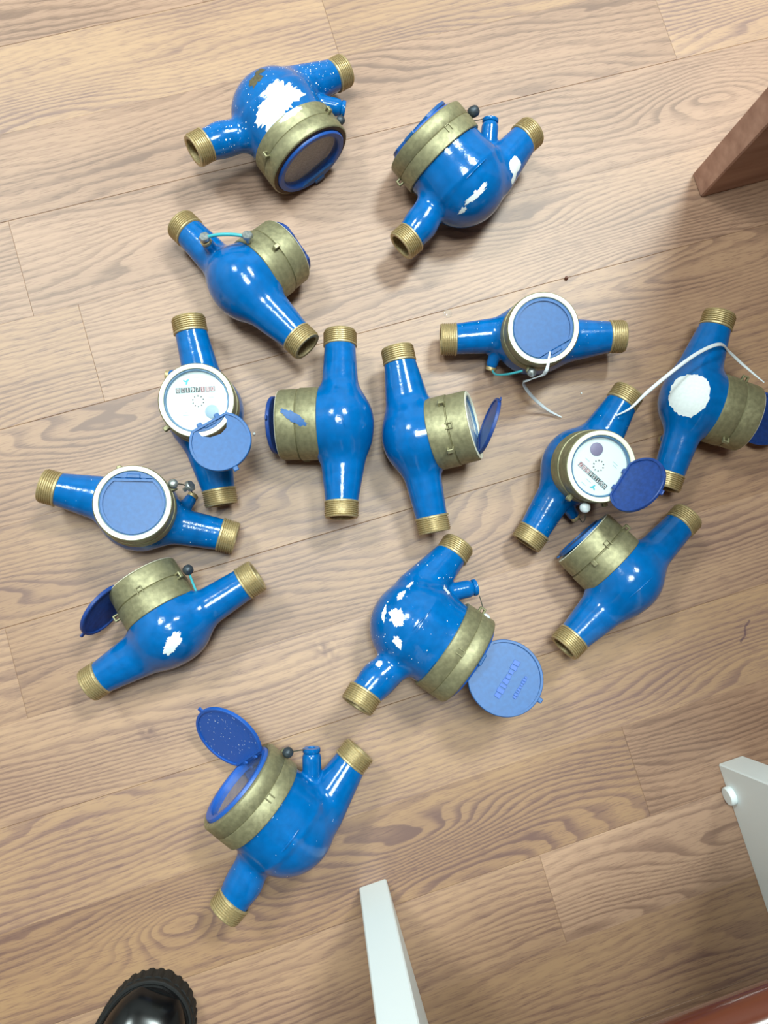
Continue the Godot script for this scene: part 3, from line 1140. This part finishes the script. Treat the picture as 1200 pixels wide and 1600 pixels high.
# counter, little wheel, indicator and mark on a white dial; turn = direction of the print in the meter's own xz plane
func dial_print(t: Node3D, turn: float, digits: String, knob: Material) -> void:
	var dial: Node3D = t.get_node("dial")
	var r := Vector3(cos(turn), 0, sin(turn))
	var up := Vector3.UP.cross(r)
	var b := Basis(r, up, Vector3.UP)
	var P := func(x: float, y: float, z := 54.65) -> Transform3D: return Transform3D(b, (r * x + up * y + Vector3.UP * z) * MM)
	var font := SystemFont.new()
	font.font_names = PackedStringArray(["Droid Sans"])
	obj("counter_frame", box_mesh(Vector3(36.4, 5.4, 0.3), 0.1), M.faint, dial, P.call(-0.8, 10.8))
	for i in digits.length():
		var x := -16.6 + i * 4.5
		var red := i >= 5
		obj("counter_wheel", box_mesh(Vector3(3.7, 4.6, 0.5), 0.1), M.ink_red if red else M.ink, dial, P.call(x, 10.8))
		var tm := TextMesh.new()
		tm.text = digits[i]
		tm.font = font
		tm.font_size = 32
		tm.pixel_size = 0.00015
		tm.depth = 0.0002
		obj("digit", tm, M.white_ink, dial, P.call(x, 10.8, 54.95))
	for i in 10:
		var a := TAU * (i + 0.5) / 10
		obj("wheel_tooth", box_mesh(Vector3(1.5, 1.1, 0.3), 0.1), M.ink, dial, Transform3D(b * Basis(Vector3.BACK, a), (r * (1.0 + cos(a) * 5.0) + up * sin(a) * 5.0 + Vector3.UP * 54.7) * MM))
	obj("indicator", lathe([[6.4, 0], [6.4, 0.7], [6.0, 1.0], [0, 1.0]], 32), knob, dial, Transform3D(Basis(), (r * 13.0 - up * 10.4 + Vector3.UP * 54.6) * MM))
	# the mark: a small spread-winged shape
	var st := begin()
	slab_into(st, PackedVector2Array([Vector2(-3.2, -2.2), Vector2(-0.4, -1.0), Vector2(0.5, -2.0), Vector2(3.2, -2.4), Vector2(1.4, -0.2), Vector2(0.5, 2.4), Vector2(-0.9, 2.6), Vector2(-0.5, 0.4), Vector2(-2.4, -0.2)]), -0.1, 0.15)
	obj("printed_mark", st.commit(), M.teal, dial, Transform3D(Basis(r, Vector3.UP, -up), (r * -8.5 + up * 18.6 + Vector3.UP * 54.7) * MM))
	for q in [[-1.0, 17.2, 6.5], [1.0, 22.5, 5.5], [-12.0, -10.0, 5.0], [-10.5, -12.5, 6.5], [13.0, 3.0, 5.5]]:
		obj("print_line", box_mesh(Vector3(q[2], 0.7, 0.15), 0.05), M.faint, dial, P.call(q[0], q[1]))


func meters() -> void:
	var UPZ := Vector3(0, 0, 1)
	var DNZ := Vector3(0, 0, -1)
	meter("A1", "blue water meter with turquoise tube strung between two bolt heads", {"at": 60, "open": 0, "lift": 7.0}, {
		"lid_mat": M.lid_dark, "lugs": [-1.3], "notches": [],
		"bolts": [[Vector3(-42.5, -6.5, 34), Vector3(-0.2, -0.1, 1)], [Vector3(-13, 22, 41.5), Vector3(-0.2, 0.1, 1)]],
		"wires": [[[Vector3(-42, -6, 36), Vector3(-34, 2, 41), Vector3(-24, 12, 43), Vector3(-14, 21, 43)], 1.7, M.turquoise]],
		"lines": [[Vector3(6, -10, -30), Vector3(26, -14, -22), Vector3(0, -0.5, -1), 1.1]],
	})
	var a2 := meter("A2", "blue water meter standing face up with white dial and lid hanging open below", {"at": 340, "open": 166, "slot": true}, {"lugs": [-1.1]})
	dial_print(a2, deg_to_rad(-84), "00197180", M.knob_grey)
	meter("A3", "blue water meter on its side with a blue paint smear across its brass cap", {"at": 90, "open": 5, "lift": 6.0}, {
		"lid_mat": M.lid_dark, "lugs": [5.6], "lines": [[Vector3(2, -6, -34), Vector3(14, -8, -34), DNZ, 0.6]],
	})
	meter("A4", "blue water meter on its side with lid ajar, long neck at the top", {"at": 145, "open": 37}, {"lid_mat": M.lid_dark, "lugs": [0.9, 2.2], "notches": [1.57]})
	meter("A5", "blue water meter standing face up with closed lid, white ribbon across its rim", {"at": 60, "open": 0}, {
		"lugs": [-1.85], "flecks": [[Vector3(0, 1, 0), 40, -76, 76, 0.6]],
		"wires": [[[Vector3(-41, -4, 32), Vector3(-39, 10, 38), Vector3(-30, 30, 40), Vector3(-17, 40, 38)], 1.2, M.turquoise]],
		"beads": [[Vector3(-8, 42, 40), M.steel, 0.9]],
	})
	meter("A6", "blue water meter with a round white paint patch, at the right edge", {"at": 50, "open": 60}, {
		"lid_mat": M.lid_dark, "chips": [[Vector3(-3, -17, -32), 21, 20, 0.4, 0.18]], "lugs": [0.5, 2.6],
	})
	var a7 := meter("A7", "blue water meter standing face up, white dial bare, lid flung out to its right", {"at": 88, "open": 113}, {
		"lid_mat": M.lid_dark, "lugs": [-2.2, 3.1, -1.9], "beads": [[Vector3(-38, 44, 15), M.clear_bead, 1.0]],
		"wires": [[[Vector3(-38, 44, 15), Vector3(-45, 36, 24), Vector3(-48, 28, 27), Vector3(-42, 2, 31)], 0.5, M.wire]],
		"flecks": [[Vector3(0, 1, 0), 26, -76, 76, 0.6]],
	})
	dial_print(a7, deg_to_rad(-84), "00134687", M.knob_purple)
	meter("A8", "blue water meter standing face up with closed lid, at the far left", {"at": 75, "open": 0}, {
		"lugs": [-2.4, -0.9], "flecks": [[Vector3(0, 1, 0), 40, -76, 76, 0.6]],
		"beads": [[Vector3(-27, 44, 29), M.steel, 0.9]], "bolts": [[Vector3(-40, 32, 32), Vector3(-0.5, 0.5, 0.5)]],
		"wires": [[[Vector3(-27, 44, 29), Vector3(-36, 36, 32), Vector3(-42, 2, 32)], 0.6, M.wire]],
	})
	meter("A9", "blue water meter with a small white oval scrape, its lid folded back at left", {"at": 350, "open": 200, "twist": -10}, {
		"lid_mat": M.lid_dark, "chips": [[Vector3(-1, -16, -33), 11, 6.5, 0.35, 0.45]], "lugs": [2.7, 0.2], "notches": [1.6],
		"beads": [[Vector3(-44, 38, -14), M.lead, 1.0]],
		"wires": [[[Vector3(-44, 38, -14), Vector3(-41, 28, -10), Vector3(-38, 14, -6)], 1.2, M.turquoise]],
	})
	meter("A10", "blue water meter with closed bulging lid and stepped seam line on its brass cap", {"at": 200, "open": 3.5, "lift": 2.6}, {
		"lugs": [1.0, 2.5], "notches": [1.6], "lines": [[Vector3(-8, -10, -34), Vector3(22, -8, -32), DNZ, 0.6]],
	})
	meter("B1", "wide-capped blue water meter with big white patch and grey uncovered dial", {"at": 70, "none": true}, {
		"bezel": M.brass_dark, "dial_mat": M.dial_grey, "lugs": [2.7, 0.9],
		"chips": [[Vector3(-8, 22, -44), 25, 15.5, 0.2, 0.6], [Vector3(-13, -12, -39), 8, 6, 0.3, 0.6, M.rust], [Vector3(-2, -18, -36), 5, 5, 0.3, 0.6, M.rust]],
		"flecks": [[Vector3(0, 0.2, -1), 240, -76, 76, 1.0]],
		"beads": [[Vector3(50, 50, -8), M.lead, 1.0]], "wires": [[[Vector3(50, 50, -8), Vector3(56, 44, -4), Vector3(64, 38, 0)], 0.5, M.wire]],
	})
	meter("B2", "wide-capped blue water meter with dark round bead and a white streak on its belly", {"at": 130, "open": 7, "lift": 2.5}, {
		"lid_mat": M.lid, "lugs": [0.3, 2.9], "notches": [-1.5],
		"chips": [[Vector3(46, -17, 18), 8.5, 8, 0.4, 0.25], [Vector3(-13, -15, 36), 13, 3.6, 0.15, 0.8], [Vector3(-30, -17, 24), 5, 2.5, 0.5, 0.6], [Vector3(38, -24, 12), 5, 4, 0.4, 0.6]],
		"lines": [[Vector3(-14, 2, 40), Vector3(14, 4, 40), UPZ]],
		"beads": [[Vector3(54, 53, 7), M.lead, 1.25]], "wires": [[[Vector3(44, 50, 6), Vector3(52, 45, 4), Vector3(61, 42, 1)], 0.5, M.wire], [[Vector3(44, 50, 6), Vector3(54, 53, 7)], 0.6, M.wire]],
	})
	meter("B3", "wide-capped blue water meter with chipped white belly and round lid spread flat", {"at": 268, "open": 97}, {
		"lid_mat": M.lid, "dial_mat": M.dial_grey, "lugs": [0.4], "notches": [1.75], "emboss": [[-30.0, 40.0, 8, 7.0], [-44.0, 24.0, 9, 4.0]],
		"chips": [[Vector3(-12, -16, -36), 8.5, 7.5, 0.8, 0.6], [Vector3(-30, -3, -32), 6, 4, 0.9, 0.5], [Vector3(-53, -4, -12), 3.4, 3, 0, 0.4], [Vector3(9, -23, -31), 5, 3, 0.2, 0.8], [Vector3(-14, -26, -25), 7, 2.2, 0.2, 0.8], [Vector3(24, -22, -27), 5, 2, 0.2, 0.8], [Vector3(34, 11, -20), 6, 3, 0.2, 0.9]],
		"flecks": [[Vector3(0, -0.5, -1), 90, -76, 70, 1.0]],
		"lines": [[Vector3(-16, 2, -40), Vector3(10, 6, -40), DNZ]],
		"beads": [[Vector3(40, 58, -16), M.clear_bead, 1.0]], "wires": [[[Vector3(40, 58, -16), Vector3(48, 54, -10), Vector3(60, 44, -4)], 0.5, M.wire]],
	})
	meter("B4", "wide-capped blue water meter nearest the shoe, lid raised at upper left", {"at": 318, "open": 95}, {
		"lid_mat": M.ring_blue, "dial_mat": M.dial_grey, "lid_flecks": 90, "lugs": [0.3, 2.9], "notches": [-1.2],
		"lines": [[Vector3(-12, 10, 42), Vector3(12, 11, 42), UPZ, 1.2]], "flecks": [[Vector3(0, 0.5, 1), 30, -60, 76, 0.6]],
		"beads": [[Vector3(51, 54, 8), M.lead, 1.0]], "wires": [[[Vector3(51, 54, 8), Vector3(57, 48, 6), Vector3(64, 40, 2)], 0.6, M.wire]],
	})
	# stripe of overspray on the cap of the meter with the smear, ragged white on the rim of the patched one
	cap_scab(get_node("water_meter_002"), TYPE_A, 4.78, 41.0, 36.4, 15.0, 4.2, 2.18, M.lid, 4)
	cap_scab(get_node("water_meter_010"), TYPE_B, 4.55, 40.5, 46.4, 14.0, 3.2, 0.0, M.chip, 9)


# a scab on the side of a brass cap: azimuth, height, radius of the cap, half sizes
func cap_scab(t: Node, kind: int, az: float, y: float, R: float, ra: float, rb: float, turn: float, m: Material, seed_: int) -> void:
	var st := begin()
	var rings := 5
	var around := 48
	var P: Array = []
	var N: Array = []
	for r in rings + 1:
		var row: Array[Vector3] = []
		var nr: Array[Vector3] = []
		for k in around:
			var a := TAU * k / around
			var j := 1.0 + 0.35 * jag_noise.get_noise_3d(cos(a) * 3.0, sin(a) * 3.0, seed_ * 2.3)
			var q := Vector2(cos(a) * ra, sin(a) * rb).rotated(turn) * (float(r) / rings) * j
			var th := az + q.x / R
			var n := Vector3(cos(th), 0, sin(th))
			row.append((n * (R + (0.2 if r < rings else -0.3)) + Vector3.UP * (y + q.y)) * MM)
			nr.append(n)
		P.append(row)
		N.append(nr)
	for r in rings:
		for k in around:
			var l := (k + 1) % around
			tri(st, P[r][k], P[r][l], P[r + 1][l], N[r][k], N[r][l], N[r + 1][l])
			tri(st, P[r][k], P[r + 1][l], P[r + 1][k], N[r][k], N[r + 1][l], N[r + 1][k])
	obj("paint_smear", st.commit(), m, t.get_node("brass_cap"))


# ==================================================================== shoe, ribbons, crumbs
func shoe() -> void:
	var t := thing("shoe", "black leather shoe with a thick lugged sole, toe pointing into the picture", "shoe", Vector3(-0.146, 0, 0.345))
	t.basis = Basis(Vector3(0.93, 0, 0.36).normalized(), Vector3.UP, Vector3(-0.36, 0, 0.93).normalized())
	var half := [[0.0, 0.0], [2.0, 11.0], [6.0, 20.0], [12.0, 28.0], [20.0, 34.5], [32.0, 40.0], [50.0, 44.5], [75.0, 47.0], [105.0, 46.0], [150.0, 38.0], [200.0, 34.0], [245.0, 34.0], [270.0, 28.0], [283.0, 16.0], [288.0, 0.0]]
	var c := Curve2D.new()
	var right: Array[Vector2] = []
	for q in half:
		right.append(Vector2(q[1], q[0]))
	var full := PackedVector2Array()
	for i in right.size() - 1:
		for k in 5:
			var f := k / 5.0
			full.append(right[maxi(i - 1, 0)].cubic_interpolate(right[i], right[i], right[i], 0.0) if false else right[i].cubic_interpolate(right[i + 1], right[maxi(i - 1, 0)], right[mini(i + 2, right.size() - 1)], f))
	var n := full.size()
	for i in range(n - 1, 0, -1):
		full.append(Vector2(-full[i].x * 0.98, full[i].y))
	# the lugged tread: a sole with notches all round
	var lug := PackedVector2Array()
	var centre := Vector2(0, 100)
	var run := 0.0
	for i in full.size():
		var a := full[i]
		var b := full[(i + 1) % full.size()]
		var len := a.distance_to(b)
		var steps := maxi(1, int(len / 1.5))
		for k in steps:
			var p := a.lerp(b, float(k) / steps)
			var ph := fmod(run + len * k / steps, 9.0)
			var out := (p - centre).normalized()
			lug.append(p + out * (1.5 if ph < 5.5 else 0.1))
		run += len
	var st := begin()
	slab_into(st, lug, 0.0, 17.0)
	obj("lugged_sole", st.commit(), M.rubber, t)
	var ws := begin()
	slab_into(ws, full, 16.5, 24.0, 1.0)
	obj("welt", ws.commit(), M.rubber, t)
	var inner := Geometry2D.offset_polygon(full, -2.6)[0]
	var gs := begin()
	slab_into(gs, inner, 23.0, 27.5, 1.2)
	obj("stitched_edge", gs.commit(), M.leather, t)
	# the upper: arched sections from toe to heel
	var up := begin()
	var rows: Array = []
	var prof := [[7.0, 25.0, 0.0], [9.0, 33.0, 0.0], [14.0, 41.0, 0.0], [22.0, 49.0, 0.0], [36.0, 56.0, 0.0], [60.0, 61.0, 0.0], [85.0, 67.0, 0.0], [115.0, 82.0, 0.0], [150.0, 104.0, 0.0], [185.0, 118.0, 0.0], [230.0, 118.0, 0.0], [262.0, 114.0, 0.0], [276.0, 90.0, 0.0], [281.0, 40.0, 0.0], [282.0, 26.0, 0.0]]
	for p in prof:
		var s: float = p[0]
		var w := 0.0
		for i in half.size() - 1:
			if s >= half[i][0] and s <= half[i + 1][0]:
				w = lerpf(half[i][1], half[i + 1][1], (s - half[i][0]) / (half[i + 1][0] - half[i][0]))
		w = maxf(w - 4.5, 3.0)
		var row: Array[Vector3] = []
		for k in 25:
			var a := PI * k / 24.0
			var ca := cos(a)
			var sa := pow(maxf(sin(a), 0.0), 0.75)
			row.append(Vector3(w * signf(ca) * pow(absf(ca), 0.8), 24.0 + (p[1] - 24.0) * sa, s))
		rows.append(row)
	var nr: Array = []
	for i in rows.size():
		var row: Array[Vector3] = []
		for k in 25:
			var du: Vector3 = rows[i][mini(k + 1, 24)] - rows[i][maxi(k - 1, 0)]
			var dv: Vector3 = rows[mini(i + 1, rows.size() - 1)][k] - rows[maxi(i - 1, 0)][k]
			var nn := dv.cross(du).normalized()
			if nn.dot(rows[i][k] - Vector3(0, 20, clampf(rows[i][k].z, 45, 240))) < 0:
				nn = -nn
			row.append(nn)
		nr.append(row)
	for i in rows.size() - 1:
		for k in 24:
			tri(up, rows[i][k] * MM, rows[i][k + 1] * MM, rows[i + 1][k + 1] * MM, nr[i][k], nr[i][k + 1], nr[i + 1][k + 1])
			tri(up, rows[i][k] * MM, rows[i + 1][k + 1] * MM, rows[i + 1][k] * MM, nr[i][k], nr[i + 1][k + 1], nr[i + 1][k])
	obj("upper", up.commit(), M.leather, t)
	for s in [128.0, 142.0, 156.0]:
		var y: float = 92.0 + (s - 128.0) * 0.62
		obj("lace", tube([Vector3(-15, y - 6, s), Vector3(-6, y + 1, s + 1), Vector3(6, y + 1, s + 1), Vector3(15, y - 6, s)], 2.0, 8), M.rubber, t)


func ribbons() -> void:
	var a := obj("plastic_ribbon", tube([Vector3(214, 99.5, -236), Vector3(212, 103, -230), Vector3(209, 98, -216), Vector3(205, 60, -220), Vector3(203, 40, -222), Vector3(216, 25, -212), Vector3(236, 8, -203), Vector3(253, 3, -196)], 1.9, 8, 0.3, true), M.ribbon, self)
	tag(a, "short white plastic ribbon trailing from a closed blue lid to the floor", "ribbon", "white plastic ribbons")
	var b := obj("plastic_ribbon", tube([Vector3(290, 62, -184), Vector3(302, 71, -190), Vector3(318, 74, -205), Vector3(346, 84, -228), Vector3(370, 84, -244), Vector3(394, 76, -254), Vector3(416, 52, -254), Vector3(436, 40, -245), Vector3(458, 40, -226)], 1.9, 8, 0.3, true), M.ribbon, self)
	tag(b, "long white plastic ribbon draped over the water meter with the round white patch", "ribbon", "white plastic ribbons")


func crumb_mesh(r: float, seed_: int) -> ArrayMesh:
	var st := begin()
	var fr := RandomNumberGenerator.new()
	fr.seed = seed_
	var k := []
	for i in 8:
		k.append(fr.randf_range(0.65, 1.1))
	var p: Array = []
	for j in 4:
		var row: Array[Vector3] = []
		for i in 8:
			var a := TAU * i / 8
			var e := PI * (j + 0.5) / 4 - PI / 2
			row.append(Vector3(cos(a) * cos(e) * k[i], sin(e) * 0.7 + 0.65, sin(a) * cos(e) * k[(i + j) % 8]) * r)
		p.append(row)
	for j in 3:
		for i in 8:
			var l := (i + 1) % 8
			var n: Vector3 = (p[j][i] + p[j + 1][l] - Vector3(0, 1.3 * r, 0)).normalized()
			quad(st, p[j][i] * MM, p[j][l] * MM, p[j + 1][l] * MM, p[j + 1][i] * MM, n)
	for i in 8:
		tri(st, Vector3(0, 1.3 * r, 0) * MM, p[3][i] * MM, p[3][(i + 1) % 8] * MM, Vector3.UP, Vector3.UP, Vector3.UP)
		tri(st, Vector3(0, 0, 0), p[0][i] * MM, p[0][(i + 1) % 8] * MM, Vector3.DOWN, Vector3.DOWN, Vector3.DOWN)
	return st.commit()


func crumbs() -> void:
	var a := obj("crumb", crumb_mesh(2.6, 1), mat(Color(0.35, 0.17, 0.10), 0.5), self, Transform3D(Basis(), Vector3(0.264, 0, -0.351)))
	tag(a, "small reddish-brown crumb on the bare floor above the face-up meter", "crumb")
	var b := obj("crumb", crumb_mesh(1.8, 2), M.chip, self, Transform3D(Basis(), Vector3(-0.071, 0, -0.176)))
	tag(b, "tiny white crumb on the floor beside the hanging slotted lid", "crumb")
	var c := obj("crumb", crumb_mesh(1.2, 3), M.chip, self, Transform3D(Basis(), Vector3(0.276, 0, -0.223)))
	tag(c, "tiny white crumb on the floor near the short white ribbon", "crumb")
	var d := obj("water_drop", lathe([[5.0, 0.0], [4.6, 0.5], [3.0, 1.2], [0, 1.5]], 24), drop_mat(), self, Transform3D(Basis(), Vector3(0.133, 0.0001, -0.309)))
	tag(d, "round clear drop on the floor left of the face-up meter", "drop")


func drop_mat() -> StandardMaterial3D:
	var m := mat(Color(0.9, 0.86, 0.8, 0.12), 0.08)
	m.transparency = BaseMaterial3D.TRANSPARENCY_ALPHA
	return m
